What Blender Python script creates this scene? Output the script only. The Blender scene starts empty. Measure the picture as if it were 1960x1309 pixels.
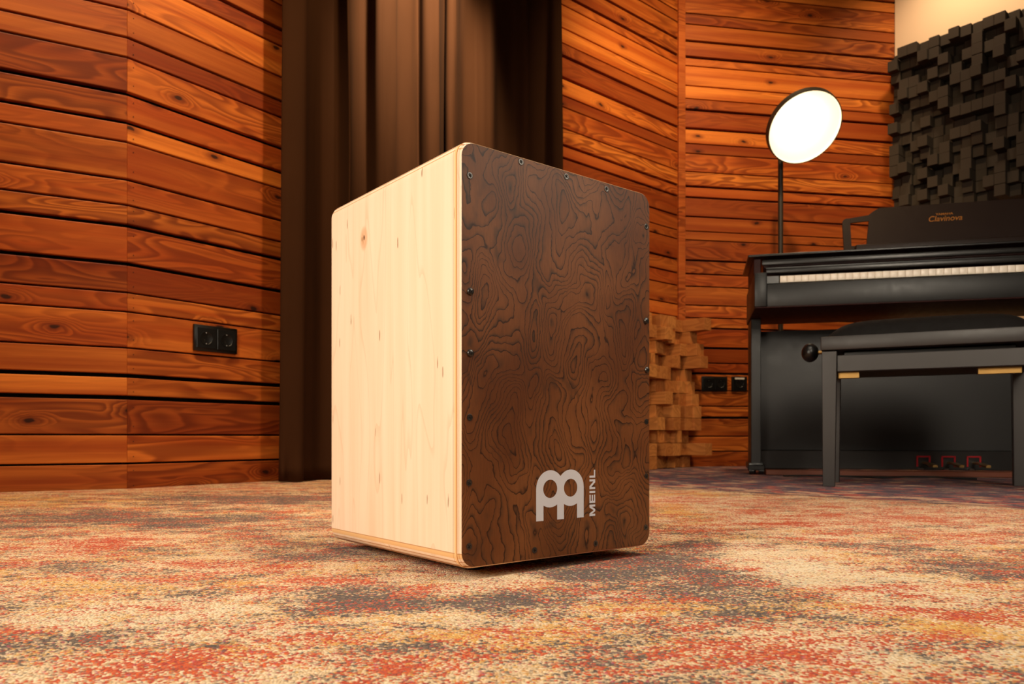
import bpy, bmesh, math, random
from mathutils import Vector, Matrix
random.seed(7)
S = bpy.context.scene
COL = S.collection
F = 1462.0; CX = 980.0; HY = 838.0; CZ = 0.153     # focal length in pixels, image centre, horizon row, camera height

# ---------------------------------------------------------------- camera, world, lights, exposure
cam_d = bpy.data.cameras.new('camera'); cam = bpy.data.objects.new('camera', cam_d); COL.objects.link(cam)
cam.location = (0, 0, CZ); cam.rotation_euler = (math.pi/2, 0, 0)
cam_d.sensor_width = 36; cam_d.lens = F/1960*36; cam_d.shift_y = (HY-654.5)/1960
cam_d.clip_start = 0.02
cam_d.dof.use_dof = True; cam_d.dof.focus_distance = 0.9; cam_d.dof.aperture_fstop = 13.0
S.camera = cam
S.view_settings.view_transform = 'Standard'; S.view_settings.look = 'None'
S.view_settings.exposure = 0.0; S.view_settings.gamma = 1.0; S.view_settings.use_curve_mapping = False
W = bpy.data.worlds.new('world'); S.world = W; W.use_nodes = True
W.node_tree.nodes['Background'].inputs[0].default_value = (1.0, 0.72, 0.45, 1)
W.node_tree.nodes['Background'].inputs[1].default_value = 0.02

def aim(o, target):
    o.rotation_euler = (Vector(target)-o.location).to_track_quat('-Z', 'Y').to_euler()
def area(name, loc, target, size, power, color, size_y=None, spread=180):
    d = bpy.data.lights.new(name, 'AREA'); o = bpy.data.objects.new(name, d); COL.objects.link(o)
    d.energy = power; d.color = color; d.size = size; d.spread = math.radians(spread)
    if size_y: d.shape = 'RECTANGLE'; d.size_y = size_y
    o.location = loc; aim(o, target); return o
def spot(name, loc, target, power, color, angle, blend=0.6, radius=0.04):
    d = bpy.data.lights.new(name, 'SPOT'); o = bpy.data.objects.new(name, d); COL.objects.link(o)
    d.energy = power; d.color = color; d.spot_size = math.radians(angle); d.spot_blend = blend; d.shadow_soft_size = radius
    o.location = loc; aim(o, target); return o
WARM = (1.0, 0.70, 0.38); STUDIO = (1.0, 0.86, 0.68)
area('studio_softbox', (-1.25, -0.25, 0.95), (-0.1, 0.95, 0.22), 0.9, 15, STUDIO, 0.9, spread=100)
area('overhead_softbox', (0.5, 0.9, 2.5), (0.45, 1.3, 0), 1.3, 15.5, STUDIO, 1.3, spread=80)
area('added_front_fill', (0.9, -1.1, 1.7), (1.75, 2.9, 0.5), 1.0, 6.5, STUDIO, 1.0, spread=55)  # unseen fill added behind the camera to brighten the white keys and bench
area('side_softbox', (2.3, 0.42, 1.5), (0.1, 0.9, 0.4), 0.8, 5.6, STUDIO, 0.8, spread=110)
spot('ceiling_spot_left', (-0.95, 1.35, 2.75), (-1.28, 2.2, 0.4), 165, WARM, 82, 0.8, 0.05)
spot('ceiling_spot_left_corner', (0.25, 1.8, 2.8), (-1.0, 2.5, 0.55), 122, WARM, 76, 0.8, 0.05)
spot('ceiling_spot_curtain', (-0.12, 2.4, 2.9), (-0.36, 3.0, 1.72), 950, (1.0, 0.74, 0.44), 32, 0.9, 0.04)
spot('ceiling_spot_back', (1.0, 2.5, 2.9), (1.1, 4.1, 1.3), 195, WARM, 80, 0.8, 0.06)
spot('ceiling_spot_right', (2.0, 3.62, 2.9), (2.5, 4.0, 1.7), 48, (1.0, 0.74, 0.48), 110, 0.9, 0.06)

# ---------------------------------------------------------------- small helpers
def lin(c):
    return tuple(((v/255)/12.92 if v/255 <= 0.04045 else ((v/255+0.055)/1.055)**2.4) for v in c)+(1,)
def link(o, parent=None):
    COL.objects.link(o)
    if parent: o.parent = parent
    return o
def mesh(name, bm, mat, parent=None, smooth=True, angle=35):
    me = bpy.data.meshes.new(name); bmesh.ops.recalc_face_normals(bm, faces=bm.faces[:]); bm.to_mesh(me); bm.free()
    if mat is not None:
        for m in (mat if isinstance(mat, (list, tuple)) else [mat]): me.materials.append(m)
    if smooth:
        for p in me.polygons: p.use_smooth = True
        me.set_sharp_from_angle(angle=math.radians(angle))
    return link(bpy.data.objects.new(name, me), parent)
def tag(o, label, cat, group=None, kind=None):
    o['label'] = label; o['category'] = cat
    if group: o['group'] = group
    if kind: o['kind'] = kind
    return o
def struct(o): o['kind'] = 'structure'; return o
def empty(name, loc, rz, label, cat, group=None):
    o = link(bpy.data.objects.new(name, None)); o.empty_display_size = 0.1
    o.location = loc; o.rotation_euler = (0, 0, rz); return tag(o, label, cat, group)
def box(bm, x0, x1, y0, y1, z0, z1, bev=0, seg=2, mi=0, M=None):
    vs = [bm.verts.new((x, y, z)) for x in (x0, x1) for y in (y0, y1) for z in (z0, z1)]
    idx = ((0,1,3,2), (4,6,7,5), (0,4,5,1), (2,3,7,6), (0,2,6,4), (1,5,7,3))
    fs = [bm.faces.new([vs[i] for i in f]) for f in idx]
    for f in fs: f.material_index = mi
    if bev:
        es = list({e for f in fs for e in f.edges})
        r = bmesh.ops.bevel(bm, geom=es, offset=bev, segments=seg, profile=0.5, affect='EDGES')
        vs = list({v for f in r['faces'] for v in f.verts} | {v for v in vs if v.is_valid})
        for f in r['faces']: f.material_index = mi
    if M is not None: bmesh.ops.transform(bm, matrix=M, verts=[v for v in vs if v.is_valid])
    return vs
def cyl(bm, p0, p1, r0, r1=None, n=20, caps=True):
    p0 = Vector(p0); p1 = Vector(p1); r1 = r0 if r1 is None else r1
    q = (p1-p0).to_track_quat('Z', 'Y'); L = (p1-p0).length
    M = Matrix.Translation((p0+p1)/2) @ q.to_matrix().to_4x4()
    bmesh.ops.create_cone(bm, cap_ends=caps, segments=n, radius1=r0, radius2=r1, depth=L, matrix=M)
def lathe(bm, prof, M=None, n=48):
    rings = []; new = []
    for r, z in prof:
        if r < 1e-6:
            v = bm.verts.new((0, 0, z)); rings.append([v]*n); new.append(v)
        else:
            ring = [bm.verts.new((r*math.cos(2*math.pi*k/n), r*math.sin(2*math.pi*k/n), z)) for k in range(n)]
            rings.append(ring); new += ring
    for a, b in zip(rings, rings[1:]):
        for k in range(n):
            q = []
            for v in (a[k], a[(k+1) % n], b[(k+1) % n], b[k]):
                if v not in q: q.append(v)
            if len(q) > 2: bm.faces.new(q)
    if M is not None: bmesh.ops.transform(bm, matrix=M, verts=new)
def rrect(x0, x1, z0, z1, r, n=8):
    pts = []
    for cx, cz, a0 in ((x1-r, z0+r, -90), (x1-r, z1-r, 0), (x0+r, z1-r, 90), (x0+r, z0+r, 180)):
        for k in range(n+1):
            a = math.radians(a0+90*k/n); pts.append((cx+r*math.cos(a), cz+r*math.sin(a)))
    return pts
def prism(bm, pts, y0, y1, mi=0):
    a = [bm.verts.new((x, y0, z)) for x, z in pts]; b = [bm.verts.new((x, y1, z)) for x, z in pts]
    fs = [bm.faces.new(a), bm.faces.new(b[::-1])]
    n = len(pts)
    for k in range(n): fs.append(bm.faces.new((a[k], b[k], b[(k+1) % n], a[(k+1) % n])))
    for f in fs: f.material_index = mi
    return fs
def tube(name, pts, r, mat, parent=None, res=6):
    cu = bpy.data.curves.new(name, 'CURVE'); cu.dimensions = '3D'; cu.bevel_depth = r; cu.bevel_resolution = res; cu.use_fill_caps = True
    sp = cu.splines.new('NURBS'); sp.points.add(len(pts)-1); sp.use_endpoint_u = True; sp.order_u = 3
    for p, q in zip(sp.points, pts): p.co = (*q, 1)
    cu.resolution_u = 12
    tmp = bpy.data.objects.new(name, cu); COL.objects.link(tmp)
    me = bpy.data.meshes.new_from_object(tmp.evaluated_get(bpy.context.evaluated_depsgraph_get()))
    bpy.data.objects.remove(tmp); me.materials.clear(); me.materials.append(mat)
    for p in me.polygons: p.use_smooth = True
    me.name = name
    return link(bpy.data.objects.new(name, me), parent)
def floor_at(px, py): d = F*CZ/(py-HY); return Vector(((px-CX)/F*d, d))

# ---------------------------------------------------------------- materials
class N:
    def __init__(s, name):
        s.m = bpy.data.materials.new(name); s.m.use_nodes = True; s.t = s.m.node_tree; s.b = s.t.nodes['Principled BSDF']
    def node(s, typ, ins={}, **kw):
        n = s.t.nodes.new(typ)
        for k, v in kw.items(): setattr(n, k, v)
        for k, v in ins.items(): s.set(n.inputs[k], v)
        return n
    def set(s, sock, v):
        if isinstance(v, bpy.types.NodeSocket): s.t.links.new(v, sock)
        else: sock.default_value = v
    def math(s, op, a, b=0.0, c=0.0, clamp=False):
        n = s.t.nodes.new('ShaderNodeMath'); n.operation = op; n.use_clamp = clamp
        s.set(n.inputs[0], a); s.set(n.inputs[1], b); s.set(n.inputs[2], c); return n.outputs[0]
    def vmath(s, op, a, b=(0,0,0), scale=None):
        n = s.t.nodes.new('ShaderNodeVectorMath'); n.operation = op
        s.set(n.inputs[0], a); s.set(n.inputs[1], b)
        if scale is not None: s.set(n.inputs[3], scale)
        return n.outputs[0]
    def noise(s, vec, scale, detail=2, rough=0.5, dist=0.0):
        return s.node('ShaderNodeTexNoise', {'Vector': vec, 'Scale': scale, 'Detail': detail, 'Roughness': rough, 'Distortion': dist}).outputs['Fac']
    def mix(s, f, a, b, mode='MIX'):
        n = s.t.nodes.new('ShaderNodeMix'); n.data_type = 'RGBA'; n.blend_type = mode
        s.set(n.inputs[0], f); s.set(n.inputs[6], a); s.set(n.inputs[7], b); return n.outputs[2]
    def ramp(s, f, lo, hi, a=0.0, b=1.0):
        n = s.t.nodes.new('ShaderNodeMapRange'); n.interpolation_type = 'SMOOTHSTEP'
        s.set(n.inputs[0], f); s.set(n.inputs[1], lo); s.set(n.inputs[2], hi); s.set(n.inputs[3], a); s.set(n.inputs[4], b); return n.outputs[0]
    def scaled(s, vec, sc, loc=(0,0,0), rot=(0,0,0)):
        return s.node('ShaderNodeMapping', {'Vector': vec, 'Scale': sc, 'Location': loc, 'Rotation': rot}).outputs[0]
    def obj(s): return s.node('ShaderNodeTexCoord').outputs['Object']
    def bump(s, h, strength=0.3, dist=0.001):
        s.set(s.b.inputs['Normal'], s.node('ShaderNodeBump', {'Height': h, 'Strength': strength, 'Distance': dist}).outputs[0])
    def out(s, col=None, rough=None, **kw):
        if col is not None: s.set(s.b.inputs['Base Color'], col)
        if rough is not None: s.set(s.b.inputs['Roughness'], rough)
        for k, v in kw.items(): s.set(s.b.inputs[k.replace('_', ' ')], v)
        return s.m
def plain(name, rgb, rough=0.5, metal=0.0, coat=0.0, var=0.12, scale=40, spec=0.5):
    n = N(name); c = lin(rgb); f = n.noise(n.obj(), scale, 4, 0.6)
    dark = tuple(v*(1-var) for v in c[:3])+(1,); lite = tuple(min(1, v*(1+var)) for v in c[:3])+(1,)
    n.out(n.mix(f, dark, lite), n.ramp(f, 0.3, 0.7, rough*0.92, min(1, rough*1.08)), Metallic=metal, Coat_Weight=coat, Specular_IOR_Level=spec)
    return n.m

def cedar_material(name='cedar_boards', a=(220,130,52), b=(168,80,26), sat=1.0):
    n = N(name); P = n.obj(); rnd = n.node('ShaderNodeNewGeometry').outputs['Random Per Island']
    off = n.node('ShaderNodeCombineXYZ', {0: n.math('MULTIPLY', rnd, 37.0), 1: n.math('MULTIPLY', rnd, 11.0), 2: n.math('MULTIPLY', rnd, 71.0)}).outputs[0]
    Q = n.vmath('ADD', P, off)
    # knots: sparse stretched cells
    qs = n.node('ShaderNodeSeparateXYZ', {0: Q}).outputs
    kw = n.noise(n.scaled(Q, (30, 1, 30)), 1.0, 2)
    kv = n.node('ShaderNodeTexVoronoi', {'Vector': n.node('ShaderNodeCombineXYZ', {0: n.math('MULTIPLY', qs[0], 3.4), 1: n.math('ADD', n.math('MULTIPLY', qs[2], 8.0), n.math('MULTIPLY', kw, 0.12))}).outputs[0], 'Scale': 1.0, 'Randomness': 1.0}, voronoi_dimensions='2D')
    kd = kv.outputs['Distance']; ksel = n.math('GREATER_THAN', n.node('ShaderNodeSeparateColor', {0: kv.outputs['Color']}).outputs[0], 0.66)
    knot = n.math('MULTIPLY', n.ramp(kd, 0.0, 0.30, 1.0, 0.0), ksel)
    core = n.math('MULTIPLY', n.ramp(kd, 0.03, 0.06, 1.0, 0.0), ksel)
    h = n.noise(n.scaled(Q, (1.9, 0.3, 12.0)), 1.0, 1.6, 0.45, 0.5)
    h = n.math('ADD', h, n.math('MULTIPLY', knot, 0.28))
    ring = n.math('FRACT', n.math('MULTIPLY', h, 12.0))
    ring = n.math('MULTIPLY', n.ramp(ring, 0.0, 0.75, 0.0, 1.0), n.ramp(ring, 0.8, 1.0, 1.0, 0.0))
    figure = n.ramp(n.noise(n.scaled(Q, (0.8, 0.3, 3.0), (5, 5, 5)), 1.0, 1.0), 0.38, 0.64, 0.08, 0.95)
    fine = n.noise(n.scaled(Q, (5, 2, 260)), 1.0, 3.0, 0.6)
    streak = n.noise(n.scaled(Q, (0.7, 1, 22)), 1.0, 3.0, 0.6)
    col = n.mix(n.ramp(streak, 0.3, 0.7), lin(b), lin(a))
    tone = n.node('ShaderNodeTexWhiteNoise', {0: off}, noise_dimensions='3D').outputs['Value']
    col = n.mix(n.ramp(tone, 0.0, 1.0, 0.0, 0.75), col, lin((150,60,20)))
    col = n.mix(n.math('MULTIPLY', n.math('MULTIPLY', ring, figure), 0.75), col, lin((104,38,12)))
    col = n.mix(n.math('MULTIPLY', n.ramp(fine, 0.35, 0.7), 0.18), col, lin((112,46,18)))
    col = n.mix(n.math('MULTIPLY', n.ramp(kd, 0.05, 0.17, 0.6, 0.0), ksel), col, lin((96,34,14)))
    col = n.mix(core, col, lin((56,26,14)))
    bright = n.node('ShaderNodeSeparateColor', {0: n.node('ShaderNodeTexWhiteNoise', {0: off}, noise_dimensions='3D').outputs['Color']}).outputs[1]
    col = n.mix(1.0, col, n.node('ShaderNodeCombineXYZ', {0: n.ramp(bright, 0, 1, 0.7, 1.2), 1: n.ramp(bright, 0, 1, 0.62, 1.22), 2: n.ramp(bright, 0, 1, 0.6, 1.15)}).outputs[0], 'MULTIPLY')
    n.bump(fine, 0.25, 0.0006)
    return n.out(col, 0.5, Specular_IOR_Level=0.22)
def light_block_material():
    n = N('light_timber'); P = n.obj(); rnd = n.node('ShaderNodeNewGeometry').outputs['Random Per Island']
    Q = n.vmath('ADD', P, n.node('ShaderNodeCombineXYZ', {0: n.math('MULTIPLY', rnd, 9.0), 2: n.math('MULTIPLY', rnd, 31.0)}).outputs[0])
    w = n.math('FRACT', n.math('MULTIPLY', n.noise(n.scaled(Q, (9, 1.6, 9)), 1.0, 2, 0.5, 0.4), 11.0))
    col = n.mix(n.ramp(w, 0.2, 0.9, 0.0, 0.5), lin((200,132,68)), lin((142,84,40)))
    ob = n.node('ShaderNodeObjectInfo').outputs['Random']
    col = n.mix(n.ramp(ob, 0, 1, 0.0, 0.5), col, lin((140,70,28)))
    return n.out(col, 0.6, Specular_IOR_Level=0.25)
def burl_material():
    n = N('burl_veneer'); P = n.obj()
    wob = n.node('ShaderNodeTexNoise', {'Vector': n.scaled(P, (70, 70, 55)), 'Scale': 1.0, 'Detail': 3.0, 'Roughness': 0.6}).outputs['Color']
    P2 = n.vmath('ADD', P, n.vmath('SCALE', n.vmath('SUBTRACT', wob, (0.5, 0.5, 0.5)), scale=0.008))
    h = n.noise(n.scaled(P2, (17, 1, 10.5), (3.1, 0, 4.2)), 1.0, 1.3, 0.38, 0.35)
    h = n.math('ADD', h, n.math('MULTIPLY', n.noise(n.scaled(P2, (46, 1, 30), (7, 0, 3)), 1.0, 2.0, 0.5), 0.09))
    k = n.math('MULTIPLY', h, 23.0)
    fr = n.math('FRACT', k)
    line = n.math('MAXIMUM', n.ramp(fr, 0.0, 0.15, 1.0, 0.0), n.ramp(fr, 0.95, 1.0, 0.0, 1.0))
    halo = n.ramp(fr, 0.0, 0.55, 1.0, 0.0)
    haloamt = n.ramp(n.noise(n.scaled(P, (22, 1, 14), (9, 0, 2)), 1.0, 2.0), 0.40, 0.62, 0.12, 0.95)
    tone = n.noise(n.scaled(P, (9, 1, 7), (1, 0, 8)), 1.0, 2.0)
    fine = n.noise(n.scaled(P, (420, 10, 60)), 1.0, 3.0, 0.6)
    col = n.mix(n.ramp(tone, 0.3, 0.7), lin((104,58,26)), lin((138,86,46)))
    col = n.mix(n.math('MULTIPLY', halo, haloamt), col, lin((70,48,32)))
    col = n.mix(n.math('MULTIPLY', line, 0.92), col, lin((40,18,8)))
    blot = n.ramp(n.noise(n.scaled(P, (34, 1, 22), (4, 0, 1)), 1.0, 2.5, 0.55, 0.6), 0.64, 0.74)
    col = n.mix(n.math('MULTIPLY', blot, 0.45), col, lin((54,40,30)))
    col = n.mix(n.math('MULTIPLY', n.ramp(fine, 0.3, 0.75), 0.22), col, lin((52,28,14)))
    n.bump(fine, 0.12, 0.0003)
    return n.out(col, 0.42, Specular_IOR_Level=0.34)
def birch_material():
    # local frame of the cajon: x across the front, y to the back, z up
    n = N('birch_plywood'); P = n.obj(); s = n.node('ShaderNodeSeparateXYZ', {0: P}); x, y, z = s.outputs
    g = n.noise(n.scaled(P, (60, 60, 2.2)), 1.0, 3.0, 0.55)
    g2 = n.noise(n.scaled(P, (14, 14, 1.6), (3, 1, 1)), 1.0, 2.0, 0.5, 0.4)
    col = n.mix(n.ramp(g, 0.3, 0.7), lin((234,205,176)), lin((239,214,188)))
    wv = n.math('FRACT', n.math('MULTIPLY', g2, 8.0))
    col = n.mix(n.ramp(wv, 0.9, 1.0, 0.0, 0.22), col, lin((196,148,104)))
    col = n.mix(n.ramp(g2, 0.58, 0.72, 0.0, 0.3), col, lin((214,166,124)))
    # short brown mineral flecks
    v = n.node('ShaderNodeTexVoronoi', {'Vector': n.node('ShaderNodeCombineXYZ', {0: n.math('MULTIPLY', y, 92.0), 1: n.math('MULTIPLY', z, 11.0)}).outputs[0], 'Scale': 1.0}, voronoi_dimensions='2D')
    wig = n.noise(n.scaled(P, (120, 160, 60)), 1.0, 2.0)
    d = n.math('ADD', v.outputs['Distance'], n.math('MULTIPLY', n.math('SUBTRACT', wig, 0.5), 0.22))
    selc = n.node('ShaderNodeSeparateColor', {0: v.outputs['Color']}).outputs[0]
    fl = n.math('MULTIPLY', n.ramp(d, 0.05, 0.09, 1.0, 0.0), n.math('GREATER_THAN', selc, 0.88))
    col = n.mix(n.math('MULTIPLY', fl, 0.75), col, lin((128,84,44)))
    # the knot high on the side
    def ell(cy, cz, ry, rz, c, amt):
        nonlocal col
        dy = n.math('DIVIDE', n.math('SUBTRACT', y, cy), ry); dz = n.math('DIVIDE', n.math('SUBTRACT', z, cz), rz)
        q = n.math('ADD', n.math('MULTIPLY', dy, dy), n.math('MULTIPLY', dz, dz))
        col = n.mix(n.ramp(q, 0.3, 1.3, amt, 0.0), col, lin(c))
    side = None
    ell(0.214, 0.396, 0.010, 0.016, (206,150,104), 0.6); ell(0.2135, 0.397, 0.0016, 0.0035, (60,34,18), 1.0)
    ell(0.219, 0.396, 0.0011, 0.0032, (120,84,40), 0.8)
    # plies showing along the rounded edges: top, bottom and the front rim
    def ply(d0, spans):
        nonlocal col
        for lo, hi, c in spans:
            m = n.math('MULTIPLY', n.ramp(d0, lo-0.0003, lo+0.0003), n.ramp(d0, hi-0.0003, hi+0.0003, 1.0, 0.0))
            col = n.mix(m, col, lin(c))
    pl = ((0.0008, 0.0024, (206,160,106)), (0.0044, 0.0062, (176,118,66)), (0.0100, 0.0112, (196,146,94)))
    ply(n.math('SUBTRACT', 0.46, z), pl); ply(z, ((0.002, 0.004, (170,112,60)), (0.0075, 0.0085, (190,134,80)), (0.0115, 0.0165, (224,180,126)), (0.0165, 0.0175, (186,134,84))))
    ply(y, ((0.0050, 0.0064, (180,122,70)), (0.0064, 0.0100, (228,184,130)), (0.0118, 0.0126, (190,140,90))))
    n.bump(g, 0.05, 0.0003)
    return n.out(col, 0.38, Specular_IOR_Level=0.3)
def rug_material():
    n = N('rug_pile'); P = n.obj()
    vor = n.node('ShaderNodeTexVoronoi', {'Vector': n.scaled(P, (1, 1, 0)), 'Scale': 450.0, 'Randomness': 1.0}, voronoi_dimensions='2D')
    T = vor.outputs['Position']; T = n.scaled(T, (1, 1, 1))
    rc = n.node('ShaderNodeSeparateColor', {0: vor.outputs['Color']}).outputs
    R = n.scaled(T, (1.0, 1.7, 1.0), rot=(0, 0, math.radians(-14)))
    def fld(off, sc, jit, det=5, rough=0.62):
        f = n.math('ADD', n.math('MULTIPLY', n.noise(n.vmath('ADD', R, off), sc*0.8, 5, 0.74, 0.15), 0.66), n.math('MULTIPLY', n.noise(n.vmath('ADD', n.scaled(T, (1, 1.5, 1)), (off[1], off[0], 4)), sc*4.0, 5, 0.78, 0.1), 0.34))
        return n.math('ADD', f, n.math('MULTIPLY', n.math('SUBTRACT', rc[jit], 0.5), 0.16))
    att = lambda k: n.node('ShaderNodeAttribute', attribute_name=k).outputs['Fac']
    g = n.math('ADD', fld((3, 1, 0), 9.0, 0), n.math('MULTIPLY', att('grey'), 0.17))
    r = n.math('ADD', fld((11, 7, 0), 12.0, 1), n.math('MULTIPLY', att('red'), 0.055))
    yv = n.math('ADD', fld((23, 17, 0), 10.0, 2), n.math('MULTIPLY', att('yellow'), 0.15))
    cr = n.math('ADD', fld((5, 29, 0), 15.0, 0), n.math('MULTIPLY', att('cream'), 0.15))
    pk = fld((31, 3, 0), 34.0, 1, 3); dk = fld((41, 9, 0), 30.0, 2, 3)
    col = n.mix(n.ramp(rc[0], 0, 1), lin((204,170,126)), lin((232,208,172)))
    col = n.mix(n.ramp(yv, 0.52, 0.57), col, n.mix(rc[1], lin((204,142,58)), lin((218,172,90))))
    col = n.mix(n.ramp(g, 0.512, 0.54), col, n.mix(rc[2], lin((64,52,46)), lin((116,96,82))))
    col = n.mix(n.ramp(r, 0.54, 0.56), col, n.mix(rc[0], lin((170,44,18)), lin((206,92,34))))
    col = n.mix(n.ramp(pk, 0.655, 0.68, 0, 0.8), col, lin((186,84,104)))
    col = n.mix(n.ramp(n.math('ADD', n.math('MULTIPLY', dk, 0.6), n.math('MULTIPLY', g, 0.4)), 0.60, 0.63, 0, 0.8), col, lin((72,60,58)))
    col = n.mix(n.ramp(cr, 0.60, 0.64, 0, 0.85), col, lin((222,204,172)))
    sp = n.node('ShaderNodeTexWhiteNoise', {0: T}, noise_dimensions='3D'); ss = n.node('ShaderNodeSeparateColor', {0: sp.outputs['Color']}).outputs
    pal = n.node('ShaderNodeValToRGB', {0: ss[0]}); cr_ = pal.color_ramp; cr_.interpolation = 'CONSTANT'
    stops = [(0, (84,66,58)), (0.3, (226,200,164)), (0.52, (204,140,60)), (0.72, (180,52,28)), (0.93, (178,84,116))]
    cr_.elements[0].position = 0; cr_.elements[0].color = lin(stops[0][1]); cr_.elements[1].position = stops[1][0]; cr_.elements[1].color = lin(stops[1][1])
    for p_, c_ in stops[2:]: e_ = cr_.elements.new(p_); e_.color = lin(c_)
    col = n.mix(n.math('MULTIPLY', n.math('GREATER_THAN', ss[1], 0.82), 0.7), col, pal.outputs[0])
    tuft = n.ramp(vor.outputs['Distance'], 0.0, 0.8, 1.0, 0.0)
    h = n.math('ADD', tuft, n.math('MULTIPLY', rc[1], 0.8))
    n.bump(h, 0.7, 0.0014)
    return n.out(col, 0.95, Specular_IOR_Level=0.1, Sheen_Weight=0.15)
def dusk_rug_material():
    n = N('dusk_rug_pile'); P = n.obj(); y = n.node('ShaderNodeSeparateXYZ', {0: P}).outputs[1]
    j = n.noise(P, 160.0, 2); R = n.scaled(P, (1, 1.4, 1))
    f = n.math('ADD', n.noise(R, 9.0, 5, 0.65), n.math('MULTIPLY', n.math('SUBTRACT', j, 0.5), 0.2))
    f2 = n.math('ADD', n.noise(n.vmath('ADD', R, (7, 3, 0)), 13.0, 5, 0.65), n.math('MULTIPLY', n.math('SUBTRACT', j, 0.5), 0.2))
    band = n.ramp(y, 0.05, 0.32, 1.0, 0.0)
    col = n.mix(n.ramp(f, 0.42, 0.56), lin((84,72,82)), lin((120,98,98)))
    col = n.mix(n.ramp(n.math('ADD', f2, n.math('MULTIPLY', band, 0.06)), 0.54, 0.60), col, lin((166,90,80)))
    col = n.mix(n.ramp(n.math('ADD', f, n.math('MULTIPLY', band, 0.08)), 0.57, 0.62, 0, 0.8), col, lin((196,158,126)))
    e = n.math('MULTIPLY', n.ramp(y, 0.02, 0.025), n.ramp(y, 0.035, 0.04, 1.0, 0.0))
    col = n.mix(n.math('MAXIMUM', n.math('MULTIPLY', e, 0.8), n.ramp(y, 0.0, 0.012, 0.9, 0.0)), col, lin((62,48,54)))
    n.bump(j, 0.7, 0.002)
    return n.out(col, 0.95, Specular_IOR_Level=0.1)
def cloth_material(name, rgb):
    n = N(name); P = n.obj(); f = n.noise(n.scaled(P, (900, 900, 700)), 1.0, 2); g = n.noise(P, 5.0, 3)
    c = lin(rgb); d = tuple(v*0.75 for v in c[:3])+(1,)
    n.bump(f, 0.3, 0.0006); return n.out(n.mix(g, d, c), 0.9, Specular_IOR_Level=0.08)
def parquet_material():
    n = N('floor_boards'); P = n.obj(); f = n.noise(n.scaled(P, (2, 40, 1)), 1.0, 4, 0.6)
    return n.out(n.mix(f, lin((96,52,28)), lin((140,82,44))), 0.4)
CEDAR = cedar_material(); TRIM = cedar_material('trim_timber', (226,134,62), (196,102,44))
DARKGAP = plain('dark_backing', (10,7,5), 0.9); PLASTER = plain('cream_plaster', (226,196,160), 0.85, var=0.04, scale=3)
BLACK = plain('satin_black_lacquer', (20,18,17), 0.32, spec=0.5); BENCH = plain('bench_black_lacquer', (44,41,40), 0.45, var=0.06)
GLOSS = plain('dark_walnut_gloss', (48,12,7), 0.5, spec=0.18); FRONT = plain('piano_satin_front', (18,17,17), 0.42, var=0.05)
MDESK = plain('music_desk_brown', (34,19,12), 0.5, spec=0.3); WALNUT = plain('brown_rail', (104,50,26), 0.5)
RED = plain('red_felt', (150,16,26), 0.9); BRASS = plain('brass', (160,126,74), 0.4, metal=1.0); STEEL = plain('steel', (160,156,150), 0.3, metal=1.0)
IVORY = plain('ivory_keys', (252,240,224), 0.3, var=0.01); PLASTIC = plain('black_plastic', (12,12,12), 0.35); LABELW = plain('white_label', (210,206,198), 0.6)
SCREW = plain('black_screw', (84,82,80), 0.3, metal=0.9); RUBBER = plain('rubber', (14,14,14), 0.8)
LOGO = plain('silver_print', (228,236,250), 0.5, var=0.01); GOLDP = plain('gold_print', (186,120,52), 0.4, metal=0.4)
LEATHER = plain('black_vinyl', (12,9,8), 0.75, spec=0.2); CURTAIN = cloth_material('curtain_cloth', (60,35,18))
SHADEB = plain('lamp_black_enamel', (34,26,16), 0.5); SHADEW = plain('lamp_white_enamel', (245,240,228), 0.5, var=0.01)
DBLOCK = cloth_material('dark_grey_blocks', (66,58,50)); BLOCKW = light_block_material()
BURL = burl_material(); BIRCH = birch_material(); RUG = rug_material(); DUSK = dusk_rug_material()

# ---------------------------------------------------------------- the room
KA = Vector((-1.161, 2.306)); dA = Vector((1.858, 1)).normalized(); dB = Vector((0.767, 1)).normalized()
A0 = KA - dA*2.6
B1 = KA + dB*0.62
KC = Vector((0.890, 4.065)); dC = Vector((1.163, 1)).normalized(); dD = Vector((5.8, 1)).normalized()
C0 = KC - dC*0.95
D1 = Vector((2.144, 4.277)); dE = Vector((0.651, -0.759)); E1 = D1 + dE*2.9
ZL = [0.0756,.1625,.2747,.341,.425,.534,.592,.679,.794,.856,.933,1.046,1.106,1.193,1.302,1.362,1.447]
GL = [6,5,13,13,5,5,5,12,12,6,8,6,12,13,6,7,6]     # gap heights in mm
zr = [864,835,799,777,747,714,694,665,627,607,583,547,523,497,458,441,413,376,355,327,292,273,244,208,187,162,124,107,76,44,23]
ZR = [CZ+(HY-y)*4.065/F for y in zr]
GR = [6,6,13,6,6,12,6,12,9,6,6,6,8,10,6,5,8,10,12,5,5,6,13,13,5,6,6,14,12,6,6]
def extend(Z, G, top=2.98):
    pat = [0.111, 0.060, 0.087]; k = 0
    while Z[-1] < top-0.1: Z.append(Z[-1]+pat[k % 3]); G.append([6, 12, 5, 6][k % 4]); k += 1
    return Z, G
extend(ZL, GL); extend(ZR, GR)
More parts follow.
